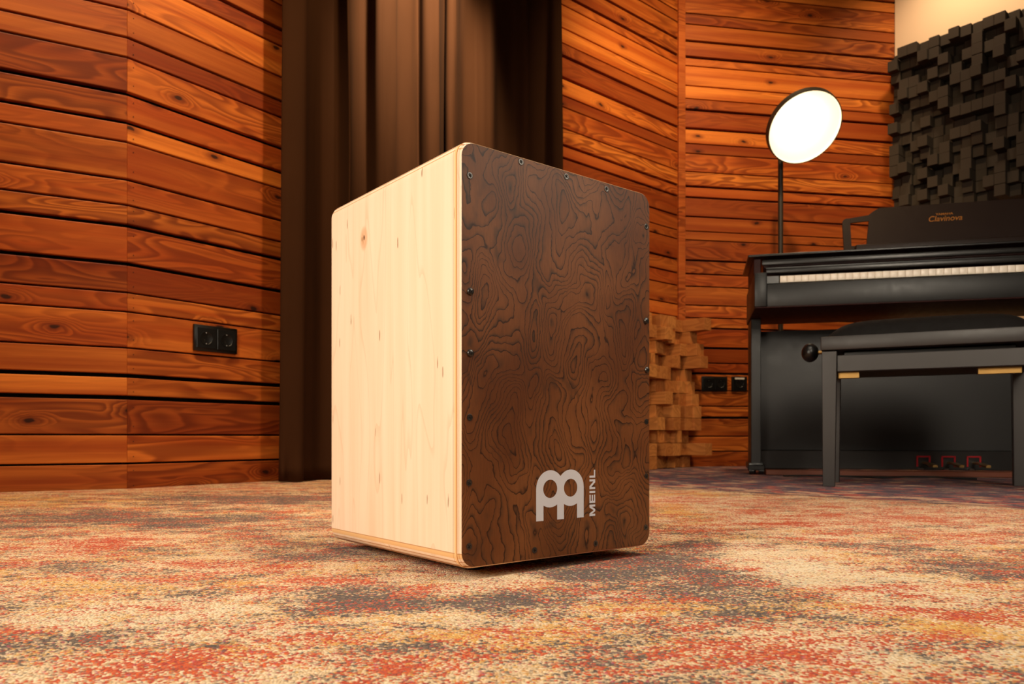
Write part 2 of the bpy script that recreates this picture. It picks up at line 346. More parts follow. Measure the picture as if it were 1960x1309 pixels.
def plank_wall(name, P, Q, Z, G, top=3.0, nails=()):
    P = Vector(P); Q = Vector(Q); L = (Q-P).length; bm = bmesh.new()
    zz = [-0.01]+Z+[top]; gg = [0]+G+[0]
    for i in range(len(zz)-1):
        z0 = zz[i]+gg[i]/2000; z1 = zz[i+1]-gg[i+1]/2000
        if z1-z0 < 0.01: continue
        box(bm, 0.0005, L-0.0005, random.uniform(0, 0.0015), 0.02, z0, z1, 0.0024, 2)
        if nails and z0 < 2.2:
            for zz_ in (z0+(z1-z0)*0.22, z1-(z1-z0)*0.22):
                for xn in nails: k = len(bm.faces); cyl(bm, (xn, -0.0006, zz_), (xn, 0.004, zz_), 0.0014, n=8); bm.faces.ensure_lookup_table(); [setattr(bm.faces[q], 'material_index', 1) for q in range(k, len(bm.faces))]
    vs = box(bm, 0, L, 0.034, 0.06, -0.01, top)
    for v in vs:
        for f in v.link_faces: f.material_index = 1
    o = mesh(name, bm, [CEDAR, DARKGAP], smooth=False)
    o.location = (P.x, P.y, 0); d = Q-P; o.rotation_euler = (0, 0, math.atan2(d.y, d.x)); return struct(o)
wl = plank_wall('wall_left', A0, KA, ZL, GL)
wl2 = plank_wall('wall_left', KA, B1, ZL, GL, nails=(0.018,)); wl2.name = 'wall_left_inner'
wc = plank_wall('wall_centre', C0, KC, ZR, GR)
wd = plank_wall('wall_back', KC+dD*0.027, D1, ZR, GR)
def slab(name, P, Q, mat, th=0.06, z0=-0.01, z1=3.0):
    P = Vector(P); Q = Vector(Q); L = (Q-P).length; bm = bmesh.new(); box(bm, 0, L, 0, th, z0, z1)
    o = mesh(name, bm, mat, smooth=False); o.location = (P.x, P.y, 0); d = Q-P; o.rotation_euler = (0, 0, math.atan2(d.y, d.x)); return struct(o)
slab('wall_right', D1, E1, PLASTER)
slab('wall_behind_curtain', B1+Vector((0.02, 0.03)), C0+Vector((-0.01, 0.06)), DARKGAP, 0.05)
bm = bmesh.new(); box(bm, -0.02, 0.022, -0.012, 0.03, -0.01, 3.0, 0.002, 1)
tr = mesh('trim_1', bm, TRIM, smooth=False); tr.location = (KC.x+0.008, KC.y-0.004, 0); tr.rotation_euler = (0, 0, 0.35); struct(tr)
bm = bmesh.new(); box(bm, -4.2, 4.6, -2.6, 5.2, -0.06, -0.012); fl = struct(mesh('floor', bm, parquet_material(), smooth=False))
bm = bmesh.new(); box(bm, -4.2, 4.6, -2.6, 5.2, 3.0, 3.06); struct(mesh('ceiling', bm, plain('ceiling_paint', (70,56,44), 0.9), smooth=False))

# ---------------------------------------------------------------- rugs
L0 = floor_at(1960, 974); L1 = floor_at(1250, 932); dL = (L1-L0).normalized(); nL = Vector((dL.y, -dL.x))
if nL.y < 0: nL = -nL
curt0 = B1 + Vector((-0.11, -0.10)); curt1 = C0 + Vector((0.30, 0.18))
def behind(p, a, d, m=0.0):                      # p lies behind the wall line a + t d (room on the right-hand side)
    return (p-a).x*(-d.y)+(p-a).y*d.x > -m
dK = (C0-B1).normalized()
def in_room(p):
    if p.x < KA.x: return not behind(p, KA, dA, 0.004)
    if p.x < B1.x: return not behind(p, KA, dB, 0.004)
    if p.x < C0.x: return not behind(p, B1, dK, -0.01)
    if p.x < KC.x: return not behind(p, C0, dC, 0.004)
    return not behind(p, KC, dD, 0.004) and not behind(p, D1, dE, 0.02)
def rug(name, x0, x1, y0, y1, step, keep, cuts, mat, thick=0.011):
    bm = bmesh.new()
    nx = int((x1-x0)/step); ny = int((y1-y0)/step)
    g = [[bm.verts.new((x0+(x1-x0)*i/nx, y0+(y1-y0)*j/ny, 0)) for i in range(nx+1)] for j in range(ny+1)]
    for j in range(ny):
        for i in range(nx): bm.faces.new((g[j][i], g[j][i+1], g[j+1][i+1], g[j+1][i]))
    for a, d, m in cuts:
        nn = Vector((-d.y, d.x, 0)); c = Vector((a.x, a.y, 0))-nn*m
        bmesh.ops.bisect_plane(bm, geom=bm.verts[:]+bm.edges[:]+bm.faces[:], plane_co=c, plane_no=nn)
    for x in (KA.x, B1.x, C0.x, KC.x):
        bmesh.ops.bisect_plane(bm, geom=bm.verts[:]+bm.edges[:]+bm.faces[:], plane_co=(x, 0, 0), plane_no=(1, 0, 0))
    bad = [f for f in bm.faces if not keep(f.calc_center_median().xy)]
    bmesh.ops.delete(bm, geom=bad, context='FACES')
    ex = bmesh.ops.extrude_edge_only(bm, edges=[e for e in bm.edges if e.is_boundary])
    for v in [e for e in ex['geom'] if isinstance(e, bmesh.types.BMVert)]: v.co.z -= thick
    return mesh(name, bm, mat, smooth=False)
cuts = [(KA, dA, 0.004), (KA, dB, 0.004), (B1, dK, -0.01), (C0, dC, 0.004), (KC, dD, 0.004), (D1, dE, 0.02)]
edge = lambda p: (Vector(p)-L0).dot(nL)
main = rug('patterned_rug', -3.2, 2.6, -1.2, 3.6, 0.04, lambda p: in_room(p) and edge(p) < 0, cuts+[(L0, dL, 0.0)], RUG)
tag(main, 'distressed rug in red, cream, yellow and grey under the box drum', 'rug')
# woven patches that stand out in the photograph: centre and radii, thread colour, strength
PATCH = [(1330,1105,130,34,'grey',1), (1120,1098,75,16,'grey',1.2), (1210,1075,80,13,'grey',1.2), (700,1150,130,30,'grey',1), (960,1150,120,16,'grey',.8),
 (330,1000,240,14,'grey',.6), (500,955,300,10,'grey',.8), (130,985,200,10,'grey',.7), (1310,1045,70,16,'grey',1), (230,1220,60,26,'grey',1), (1850,1090,120,18,'grey',.8), (1460,1155,110,14,'grey',.7),
 (1290,1205,120,14,'grey',.6), (620,1060,60,10,'grey',.9), (1420,1290,100,16,'grey',.5), (760,1250,90,14,'grey',.5),
 (350,1290,330,45,'red',1), (130,1290,200,24,'red',.9), (900,1290,220,26,'red',.8), (1480,1215,220,26,'red',.9), (1450,1290,240,26,'red',.9), (1700,985,300,24,'red',.9), (1500,1000,150,12,'red',.8),
 (1720,1150,90,28,'red',.9), (420,1085,140,13,'red',.9), (260,1030,140,10,'red',.9), (140,1045,110,10,'red',.8), (660,1100,70,12,'red',.7), (1000,1120,90,8,'red',.8), (1340,958,130,9,'red',.9), (300,935,200,6,'red',.6),
 (1290,1100,22,10,'red',.9), (560,1120,80,16,'red',.8), (1890,1030,90,12,'red',.8), (1840,1180,120,18,'red',.6), (540,1275,120,20,'red',.7), (60,1070,60,20,'red',.5),
 (1190,1090,70,10,'yellow',1), (1300,1165,150,12,'yellow',1), (1500,1140,70,10,'yellow',1), (700,1190,160,18,'yellow',.7), (100,960,250,14,'yellow',.6), (1330,945,90,6,'yellow',.8), (1290,975,50,14,'yellow',.9), (1850,1200,140,28,'yellow',.7), (180,1130,160,24,'yellow',.5), (950,1200,150,16,'yellow',.6),
 (1235,1050,32,8,'yellow',1.0), (1480,1070,140,30,'cream',1), (1700,1120,180,26,'cream',.7), (930,1108,60,14,'cream',1.1), (880,1180,120,14,'cream',.9), (300,1160,180,24,'cream',.6), (120,1190,120,24,'cream',.6), (500,1160,120,20,'cream',.6), (1620,1240,160,24,'cream',.7), (1270,1080,16,24,'cream',1.2), (430,1215,160,18,'cream',.5), (760,1110,40,10,'cream',.7), (1900,1250,100,30,'cream',.5)]
me = main.data
for kind in ('grey', 'red', 'yellow', 'cream'):
    at = me.attributes.new(kind, 'FLOAT', 'POINT'); vals = [0.0]*len(me.vertices)
    for px, py, rx, ry, k, st in PATCH:
        c = floor_at(px, py); a = rx*c.y/F; b = max(0.02, ry*c.y*c.y/(F*CZ))
        for i, v in enumerate(me.vertices):
            q = ((v.co.x-c.x)/a)**2+((v.co.y-c.y)/b)**2
            if q < 6:
                w = st*math.exp(-q*0.9)
                vals[i] += w if k == kind else -0.45*w
    at.data.foreach_set('value', vals)
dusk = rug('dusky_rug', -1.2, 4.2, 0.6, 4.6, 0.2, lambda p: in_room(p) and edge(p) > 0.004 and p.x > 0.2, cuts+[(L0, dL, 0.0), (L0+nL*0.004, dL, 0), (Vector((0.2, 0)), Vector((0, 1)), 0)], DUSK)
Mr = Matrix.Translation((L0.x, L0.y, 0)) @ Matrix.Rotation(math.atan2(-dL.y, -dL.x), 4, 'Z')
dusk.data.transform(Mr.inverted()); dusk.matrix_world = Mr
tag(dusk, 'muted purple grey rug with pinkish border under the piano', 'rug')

# ---------------------------------------------------------------- curtain
def curtain():
    # (image column where the fold shows, how far it comes forward); the cloth hangs along a line between the two timber walls
    fold = [(541,.045),(556,.060),(584,.062),(594,.0),(612,-.03),(640,-.02),(655,.0),(667,.05),(673,.0),(690,-.03),(712,-.01),(722,.045),(736,.058),(752,.05),(760,.02),(785,.0),(800,-.03),(812,.03),(830,.055),(843,.06),(848,-.03),(854,-.03),(858,.045),(868,.06),(873,.045),(884,-.01),(905,-.03),(922,.0),(940,.03),(955,-.01),(985,-.035),(1005,.0),(1018,-.03),(1045,-.03),(1062,.02),(1074,.03)]
    c0 = KA+dB*0.555+Vector((0.035, -0.075)); c1 = Vector((0.17, 3.37)); d = (c1-c0).normalized(); nn = Vector((d.y, -d.x))
    pts = []
    for px, f in fold:
        t = (px-CX)/F; s = (t*c0.y-c0.x)/(d.x-t*d.y); s2 = s
        for _ in range(4):
            p = c0+d*s2+nn*f; s2 += (t*p.y-p.x)/(d.x-t*d.y)
        pts.append(c0+d*s2+nn*f)
    dense = []
    for i in range(len(pts)-1):
        p0 = pts[max(0, i-1)]; p1 = pts[i]; p2 = pts[i+1]; p3 = pts[min(len(pts)-1, i+2)]
        for k in range(5):
            t = k/5; q = 0.5*((2*p1)+(p2-p0)*t+(2*p0-5*p1+4*p2-p3)*t*t+(3*p1-p0-3*p2+p3)*t**3)
            dense.append(q)
    dense.append(pts[-1])
    bm = bmesh.new(); rows = []; nz = 60
    from mathutils import noise as mn
    for j in range(nz+1):
        z = 2.9*j/nz; row = []
        for i, p in enumerate(dense):
            w = mn.noise(Vector((i*0.13, z*0.9, 3)))*0.016*(1+0.6*(1-z/2.9)) + mn.noise(Vector((i*0.6, z*4, 9)))*0.003
            wl = mn.noise(Vector((i*0.2, z*0.7, 30)))*0.010
            if i < 12: w *= 0.3; wl = 0.0
            lean = -0.012*(1-z/1.6) if i < 14 and z < 1.6 else 0
            q = p+nn*w+d*(wl+lean)
            if z < 0.12 and i < 14: q = q+nn*0.012*math.sin(i*0.9)*(1-z/0.12)
            row.append(bm.verts.new((q.x, q.y, z+0.004)))
        rows.append(row)
    for a, b in zip(rows, rows[1:]):
        for i in range(len(a)-1): bm.faces.new((a[i], a[i+1], b[i+1], b[i]))
    o = mesh('curtain', bm, CURTAIN, angle=180)
    m = o.modifiers.new('thickness', 'SOLIDIFY'); m.thickness = 0.003; m.offset = -1
    return tag(o, 'heavy dark brown floor length curtain between the timber walls', 'curtain')
curtain()

# ---------------------------------------------------------------- box drum
ca = math.radians(38.8); CW, CD, CH = 0.304, 0.313, 0.46
caj = empty('box_drum', (-0.0554, 0.8105, 0.012), ca, 'pale plywood cajon with dark burl front standing on the patterned rug', 'drum')
bm = bmesh.new()
out = rrect(0, CW, 0, CH, 0.017, 10)
# shell outline runs back to front with rounded rims
def ring(ins, y):
    return [bm.verts.new((x, y, z)) for x, z in rrect(ins, CW-ins, ins, CH-ins, 0.017-ins*0.5, 10)]
rim = [(0.0016, 0.0034), (0.0006, 0.0042), (0.0, 0.0060), (0.0, 0.02), (0.0, CD-0.008), (0.0012, CD-0.003), (0.004, CD)]
rs = [ring(a, b) for a, b in rim]
for a, b in zip(rs, rs[1:]):
    for k in range(len(a)): bm.faces.new((a[k], a[(k+1) % len(a)], b[(k+1) % len(a)], b[k]))
bm.faces.new(rs[0]); 
# back panel with the round sound hole
back = rs[-1]; nb = len(back); hole = []
hc = (CW/2, 0.30); hr = 0.058
import bisect
for v in back:
    a = math.atan2(v.co.z-hc[1], v.co.x-hc[0]); hole.append(bm.verts.new((hc[0]+hr*math.cos(a), CD, hc[1]+hr*math.sin(a))))
for k in range(nb): bm.faces.new((back[k], back[(k+1) % nb], hole[(k+1) % nb], hole[k]))
hin = [bm.verts.new((v.co.x, CD-0.012, v.co.z)) for v in hole]
for k in range(nb): bm.faces.new((hole[k], hole[(k+1) % nb], hin[(k+1) % nb], hin[k]))
bm.faces.new(hin)
mesh('body', bm, BIRCH, caj, angle=30)
bm = bmesh.new()
def plate(ins, y): return [bm.verts.new((x, y, z)) for x, z in rrect(ins, CW-ins, ins, CH-ins, 0.0165, 10)]
p = [plate(0.0018, 0.0034), plate(0.0018, 0.0008), plate(0.0024, 0.0)]
for a, b in zip(p, p[1:]):
    for k in range(len(a)): bm.faces.new((a[k], a[(k+1) % len(a)], b[(k+1) % len(a)], b[k]))
f = bm.faces.new(p[-1]); f.material_index = 1
fp = mesh('front_plate', bm, [BIRCH, BURL], caj, smooth=False); fp['label'] = 'dark burl veneer front plate'
# --- screws, located on the plate
def on_front(px, py):
    dv = Vector(((px-CX)/F, 1, (HY-py)/F)); o = Vector((0, 0, CZ)); R = Matrix.Rotation(-ca, 3, 'Z')
    ol = R @ (o-Vector(caj.location)); dl = R @ dv; t = -ol.y/dl.y; q = ol+dl*t; return q.x, q.z
def screw(kind):
    bm = bmesh.new(); r = 0.0042 if kind else 0.0037; h = 0.0022 if kind else 0.0003
    M = Matrix.Rotation(math.pi/2, 4, 'X')
    if kind: prof = [(r, 0), (r, 0.0004), (r*0.86, h*0.75), (r*0.5, h), (0.0001, h*1.02)]
    else: prof = [(r, 0), (r, h), (r*0.9, h*1.4), (r*0.55, h*0.5), (0.0001, h*0.3)]
    lathe(bm, prof, M, 24)
    for a in (45, 135):
        m = Matrix.Rotation(math.radians(a), 4, 'Y')
        box(bm, -r*0.55, r*0.55, -(h*1.05+0.0001), -h*0.5, -r*0.11, r*0.11, mi=1, M=m)
    bmesh.ops.transform(bm, matrix=Matrix.Identity(4), verts=bm.verts[:])
    return bm
scr = {}
for k in (0, 1):
    o = mesh('screw', screw(k), [SCREW, RUBBER], caj); scr[k] = o
first = {0: True, 1: True}
PTS = [(899,336,0),(900,558,1),(900,676,1),(899,799,0),(898,924,0),(898,1046,0),(997,310,0),(1084,338,0),(1161,362,0),(1237,434,0),(1237,614,1),(1238,708,1),(1237,807,0),(1237,911,0),(1236,1009,0),(1023,1053,0),(1140,1040,0)]
for px, py, k in PTS:
    x, z = on_front(px, py); o = scr[k]
    if not first[k]: o = o.copy(); COL.objects.link(o); o.parent = caj
    first[k] = False; o.location = (x, -0.0001, z); o.rotation_euler = (0, random.uniform(0, 1.5), 0)
# --- emblem: two joined rings on three legs
lx, lz = on_front(1000+495/9.35, 870+612/9.35); RR = 0.0219*0.99
def emblem():
    bm = bmesh.new(); n = 48; c2 = 1.5; th = 0.00025
    # outline by scan strips: the union of rings and legs minus the holes, cut as vertical strips
    xs = sorted(set([round(-1+i*(c2+2)/160, 5) for i in range(161)]+[-0.48, 0.5, 1.0, 1.98, c2-1]))
    def spans(x):
        iv = []
        for c in (0, c2):
            if abs(x-c) < 1:
                h = math.sqrt(1-(x-c)**2)*1.0; iv.append([-h, h])
        for a, b in ((-1, -0.48), (0.5, 1.0), (1.98, 2.5)):
            if a-1e-6 <= x <= b+1e-6: iv.append([-1.69, 0])
        iv.sort(); m = []
        for a, b in iv:
            if m and a <= m[-1][1]+1e-6: m[-1][1] = max(m[-1][1], b)
            else: m.append([a, b])
        for c in (0, c2):
            if abs(x-c) < 0.5:
                h = math.sqrt(0.25-(x-c)**2)*0.98; r = []
                for a, b in m:
                    if a < -h and b > h: r += [[a, -h], [h, b]]
                    else: r.append([a, b])
                m = r
        return m
    for xa, xb in zip(xs, xs[1:]):
        xm = (xa+xb)/2; sa, sb = spans(xa+(xm-xa)*0.02), spans(xb-(xb-xm)*0.02)
        if len(sa) != len(sb): sa = sb = spans(xm)
        for (a0, a1), (b0, b1) in zip(sa, sb):
            q = [(xa, a0), (xb, b0), (xb, b1), (xa, a1)]
            bm.faces.new([bm.verts.new((lx+RR*x, -th, lz+RR*z)) for x, z in q])
    bmesh.ops.remove_doubles(bm, verts=bm.verts[:], dist=1e-6)
    return bm
em = mesh('emblem', emblem(), LOGO, caj, smooth=False); em['label'] = 'silver printed emblem'
def letters():
    bm = bmesh.new()
    x1, zb = on_front(1139, 987); x0, _ = on_front(1128, 987); _, zt = on_front(1134, 899)
    cap = x1-x0; Ltot = zt-zb; s = 0.27
    # strokes in units of cap height; u runs along the word, v across (0 baseline .. 1 cap)
    Wd = {'M': 1.45, 'E': 1.05, 'I': 0.3, 'N': 1.25, 'L': 1.0}
    def quad(u0, a, b, c, d): return [(u0+p[0], p[1]) for p in (a, b, c, d)]
    def glyph(ch, u):
        w = Wd[ch]; r = lambda a, b, c, d: [(u+a, c), (u+b, c), (u+b, d), (u+a, d)]
        if ch == 'M': return [r(0, s, 0, 1), r(w-s, w, 0, 1), quad(u, (0.05, 1), (s+0.08, 1), (w/2+0.14, 0), (w/2-0.14, 0)), quad(u, (w-s-0.08, 1), (w-0.05, 1), (w/2+0.14, 0), (w/2-0.14, 0))]
        if ch == 'E': return [r(0, s, 0, 1), r(s, w, 0, 0.22), r(s, w-0.03, 0.39, 0.61), r(s, w, 0.78, 1)]
        if ch == 'I': return [r(0, s, 0, 1)]
        if ch == 'N': return [r(0, s, 0, 1), r(w-s, w, 0, 1), quad(u, (0.02, 1), (s+0.12, 1), (w-0.02, 0), (w-s-0.12, 0))]
        if ch == 'L': return [r(0, s, 0, 1), r(s, w, 0, 0.23)]
    tot = sum(Wd.values())+0.2*4; u = 0; k = Ltot/tot
    for ch in 'MEINL':
        for i, q in enumerate(glyph(ch, u)):
            bm.faces.new([bm.verts.new((x1-cap*v, -0.00022-0.00001*i, zb+k*uu)) for uu, v in q])
        u += Wd[ch]+0.2
    return bm
lt = mesh('lettering', letters(), LOGO, caj, smooth=False); lt['label'] = 'silver printed maker name reading upwards'
for x, y in ((0.062, 0.06), (CW-0.062, 0.06), (0.062, CD-0.06), (CW-0.062, CD-0.06)):
    bm = bmesh.new(); lathe(bm, [(0, -0.0125), (0.010, -0.0125), (0.012, -0.010), (0.013, 0.0), (0, 0.0)], None, 24)
    o = mesh('rubber_foot', bm, RUBBER, caj); o.location = (x, y, 0)

# ---------------------------------------------------------------- wall sockets
def socket(name, P, d, px, py, w, h, n, label, mat=PLASTIC, sticker=False):
    t = (px-CX)/F; s = (t*P.y-P.x)/(d.x-t*d.y); q = P+d*s; z = CZ+(HY-py)/F*q.y
    e = empty(name, (q.x, q.y, z), math.atan2(d.y, d.x), label, 'socket')
    bm = bmesh.new(); box(bm, -w/2, w/2, -0.010, 0.0, -h/2, h/2, 0.002, 2); mesh('frame', bm, mat, e)
    for i in range(n):
        cx = (i-(n-1)/2)*w/n*0.94
        bm = bmesh.new(); r = 0.0195; M = Matrix.Translation((cx, 0, 0)) @ Matrix.Rotation(math.pi/2, 4, 'X')
        c = w/n*0.43
        box(bm, cx-c, cx+c, -0.0125, -0.0095, -c, c, 0.001, 1)
        lathe(bm, [(0.0225, 0.0125), (0.0225, 0.0138), (0.0205, 0.0138), (r, 0.0128), (r*0.97, 0.0126), (0, 0.0126)], M, 32)
        ins = mesh('outlet', bm, mat, e)
        for a in (-1, 1):
            bm = bmesh.new(); cyl(bm, (cx+a*0.0095*0.7, -0.0130, a*0.0095*0.7), (cx+a*0.0095*0.7, -0.0126, a*0.0095*0.7), 0.0024, n=14); mesh('pin_hole', bm, RUBBER, ins)
            bm = bmesh.new(); box(bm, cx-0.002, cx+0.002, -0.0146, -0.0126, a*0.0178-0.0016, a*0.0178+0.0016, 0.0006, 1); mesh('earth_clip', bm, STEEL, ins)
    if sticker:
        bm = bmesh.new(); box(bm, -w*0.32, w*0.30, -0.0136, -0.0124, h*0.30, h*0.42); o = mesh('sticker', bm, LABELW, e, smooth=False); o['label'] = 'white paper strip'
    return e
socket('wall_socket', KA, dB, 411, 650, 0.156, 0.086, 2, 'black double wall socket on the boards left of the curtain')
KD = KC
socket('wall_socket', KD, dD, 1366.5, 735, 0.145, 0.080, 2, 'black double wall socket beside the small wooden block diffuser')
socket('wall_socket', KD, dD, 1414, 735, 0.088, 0.080, 1, 'black single wall socket with white strip next to the piano', sticker=True)

# ---------------------------------------------------------------- block diffusers
def diffuser_dark():
    e = empty('acoustic_diffuser', (D1.x, D1.y, 1.345), math.atan2(dE.y, dE.x), 'large dark grey block diffuser hung on the cream wall above the piano', 'acoustic panel')
    cw, ch, nx, nz = 0.0505, 0.0565, 22, 16; x0 = 0.03
    bm = bmesh.new(); box(bm, x0, x0+cw*nx, -0.035, -0.001, 0, ch*nz); mesh('backing_board', bm, DBLOCK, e, smooth=False)
    blocks = []
    for i in range(nx):
        for j in range(nz):
            dp = random.choice([0.03, 0.05, 0.07, 0.09, 0.11, 0.13]); blocks.append((i, j, dp))
    vis = [b for b in blocks if b[0] < 14]; vis.sort(key=lambda b: -(b[0]*0.2+b[2]*20+random.random()*2))
    big = set(vis[:100]); bm2 = bmesh.new()
    for b in blocks:
        i, j, dp = b; bm = bm2 if b not in big else bmesh.new()
        s = random.uniform(-0.0012, 0.0012)
        box(bm, x0+cw*i+0.0006, x0+cw*(i+1)-0.0006, -0.035-dp, -0.034, ch*j+0.0006+s, ch*(j+1)-0.0006+s, 0.0012, 1)
        if b in big: mesh('block', bm, DBLOCK, e, smooth=False)
    o = mesh('block', bm2, DBLOCK, e, smooth=False); o['kind'] = 'stuff'
diffuser_dark()
def diffuser_wood():
    cw, ch, nx, nz = 0.062, 0.0632, 8, 12
    org = KC-dC*(0.03+cw*nx)
    e = empty('wooden_block_diffuser', (org.x, org.y, 0.0), math.atan2(dC.y, dC.x), 'pale timber block diffuser standing in the corner behind the drum', 'acoustic panel')
    bm = bmesh.new(); box(bm, 0, cw*nx, -0.022, -0.002, 0.001, ch*nz); mesh('backing_board', bm, BLOCKW, e, smooth=False)
    # block depths of the three columns nearest the corner, top row first, read from the photograph
    last = [.20, .113, .155, .18, .08, .10, .125, .14, .14, .06, .205, .07]
    prev = [.07, .05, .10, .06, .05, .09, .09, .13, .13, .06, .09, .05]
    pre2 = [.03, .07, .03, .10, .03, .08, .05, .04, .05, .11, .06, .07]
    for i in range(nx):
        for j in range(nz):
            r = nz-1-j
            dp = {nx-1: last, nx-2: prev, nx-3: pre2}.get(i, None)
            dp = dp[r] if dp else random.choice([0.03, 0.06, 0.09, 0.12, 0.15])
            bm = bmesh.new(); box(bm, cw*i+0.0005, cw*(i+1)-0.0005, -0.022-dp, -0.0215, ch*j+0.0015, ch*(j+1)-0.0005, 0.001, 1)
            mesh('block', bm, BLOCKW, e, smooth=False)
diffuser_wood()

# ---------------------------------------------------------------- floor lamp
def lamp():
    X, Y = 1.336, 3.8
    e = empty('floor_lamp', (X, Y, 0), 0, 'tall black floor lamp with lit round bowl shade behind the piano', 'lamp')
    bm = bmesh.new(); lathe(bm, [(0, 0), (0.13, 0), (0.13, 0.012), (0.12, 0.018), (0.02, 0.022), (0.014, 0.05), (0, 0.05)]); mesh('base', bm, SHADEB, e)
    cen = Vector(((1541-CX)/F*3.6, 3.6, CZ+(HY-245)/F*3.6)) - Vector((X, Y, 0))
    v = Vector(((1541-CX)/F, 1, (HY-245)/F)).normalized(); c = -v
    right = v.cross(Vector((0, 0, 1))).normalized(); up = right.cross(v).normalized()
    nrm = (c*math.cos(math.radians(32))+(right*0.64-up*0.768)*math.sin(math.radians(32))).normalized()
    q = nrm.to_track_quat('Z', 'Y').to_matrix().to_4x4(); M = Matrix.Translation(cen) @ q; R = 0.173
    neck = M @ Vector((0, 0, -0.13))
    top = Vector((0, 0, neck.z-0.03))
    bm = bmesh.new(); cyl(bm, (0, 0, 0.04), (0, 0, top.z), 0.0125, n=20); mesh('pole', bm, SHADEB, e)
    tube('arm', [(0, 0, top.z-0.01), (0, 0, top.z+0.03), tuple(neck*0.6+top*0.4+Vector((0, 0, 0.02))), tuple(neck)], 0.009, SHADEB, e)
    bm = bmesh.new(); lathe(bm, [(0, -0.13), (0.028, -0.13), (0.03, -0.095), (0.05, -0.088), (0.10, -0.074), (0.15, -0.050), (0.176, -0.030), (R, -0.014), (R+0.001, 0.0), (R-0.002, 0.002), (R-0.004, 0.0)], M)
    sh = mesh('lamp_shade', bm, SHADEB, e)
    bm = bmesh.new(); lathe(bm, [(R-0.004, 0.0), (R-0.005, -0.013), (0.174, -0.027), (0.148, -0.046), (0.10, -0.069), (0.05, -0.082), (0, -0.088)], M)
    mesh('shade_lining', bm, SHADEW, sh)
    n = N('lamp_bulb_glow'); n.out((1, 0.9, 0.7, 1), 0.5, Emission_Color=(1.0, 0.80, 0.52, 1), Emission_Strength=28.0)
    bm = bmesh.new(); lathe(bm, [(0, 0.012), (0.026, 0.004), (0.040, -0.018), (0.040, -0.032), (0.030, -0.052), (0.016, -0.068), (0.014, -0.086), (0, -0.086)], M, 32)
    mesh('bulb', bm, n.m, e)
lamp()

# ---------------------------------------------------------------- piano
pa = math.radians(-13.5); PL = 1.535
pno = empty('digital_piano', (0.930, 2.930, 0), pa, 'black upright digital piano with open lid against the back corner', 'piano')
def part(name, mat, fn, parent=pno, label=None, smooth=True):
    bm = bmesh.new(); fn(bm); o = mesh(name, bm, mat, parent, smooth=smooth)
    if label: o['label'] = label
    return o
for side in (0, 1):
    xa, xb = (0, 0.046) if not side else (PL-0.046, PL)
    part('arm', FRONT, lambda b: box(b, xa, xb, 0, 0.46, 0.655, 0.786, 0.004, 2))
    part('cheek_block', BLACK, lambda b: box(b, *((0.046, 0.093) if not side else (PL-0.093, PL-0.046)), 0.022, 0.20, 0.745, 0.776, 0.002, 1))
    part('leg', FRONT, lambda b: box(b, *((0.006, 0.046) if not side else (PL-0.046, PL-0.006)), 0.276, 0.455, 0.045, 0.657, 0.002, 1))
    xm = 0.026 if not side else PL-0.026
    def foot(b):
        box(b, xm-0.030, xm+0.030, 0.262, 0.46, 0.022, 0.050, 0.004, 2)
        box(b, xm-0.034, xm+0.034, 0.255, 0.272, 0.018, 0.040, 0.003, 1)
    ft = part('foot_bracket', PLASTIC, foot)
    for dx, dy in ((-0.018, 0.272), (0.020, 0.272), (0.0, 0.43)):
        part('caster', PLASTIC, lambda b: cyl(b, (xm+dx-0.010, dy, 0.0155), (xm+dx+0.010, dy, 0.0155), 0.0155, n=20), ft)
part('key_slip', FRONT, lambda b: box(b, 0.0465, PL-0.0465, 0.008, 0.03, 0.655, 0.742, 0.003, 2))
part('key_bed', GLOSS, lambda b: box(b, 0.0465, PL-0.0465, 0.0305, 0.455, 0.656, 0.735, 0.001, 1))
part('key_bed_underside', GLOSS, lambda b: box(b, 0.001, PL-0.001, 0.003, 0.457, 0.6505, 0.6548, 0.001, 1))
kw = (PL-0.186-0.004)/52; KX = 0.095
wk = part('white_key', IVORY, lambda b: box(b, 0.0004, kw-0.0004, 0.020, 0.165, 0.748, 0.7735, 0.0012, 2))
wk.location.x = KX
for i in range(1, 52):
    o = wk.copy(); COL.objects.link(o); o.parent = pno; o.location = (KX+kw*i, 0, 0)
bkm = None
for i in range(51):
    if (i % 7) in (1, 4): continue
    if bkm is None: bkm = part('black_key', BLACK, lambda b: box(b, -0.0055, 0.0055, 0.07, 0.165, 0.7737, 0.785, 0.0015, 1)); o = bkm
    else: o = bkm.copy(); COL.objects.link(o); o.parent = pno
    o.location = (KX+kw*(i+1), 0, 0)
part('name_board', GLOSS, lambda b: box(b, 0.047, PL-0.047, 0.166, 0.18, 0.745, 0.868, 0.001, 1))
part('fallboard_lip', BLACK, lambda b: box(b, 0.047, PL-0.047, 0.052, 0.064, 0.792, 0.8115, 0.003, 2))
part('fallboard_lip', BLACK, lambda b: box(b, 0.036, PL-0.036, 0.100, 0.112, 0.8345, 0.8555, 0.003, 2))
part('fallboard', PLASTIC, lambda b: box(b, 0.047, PL-0.047, 0.064, 0.165, 0.8125, 0.8165, 0.001, 1))
for x0 in (0.006, PL-0.034): part('body_side', GLOSS, lambda b: box(b, x0, x0+0.028, 0.125, 0.455, 0.787, 0.868, 0.002, 1))
part('lid', BLACK, lambda b: box(b, -0.017, PL+0.017, 0.096, 0.462, 0.8685, 0.8785, 0.003, 3))
part('back_panel', FRONT, lambda b: box(b, 0.047, PL-0.047, 0.39, 0.40, 0.09, 0.612, 0.001, 1))
part('bottom_board', BLACK, lambda b: box(b, 0.047, PL-0.047, 0.345, 0.385, 0.022, 0.102, 0.003, 1))
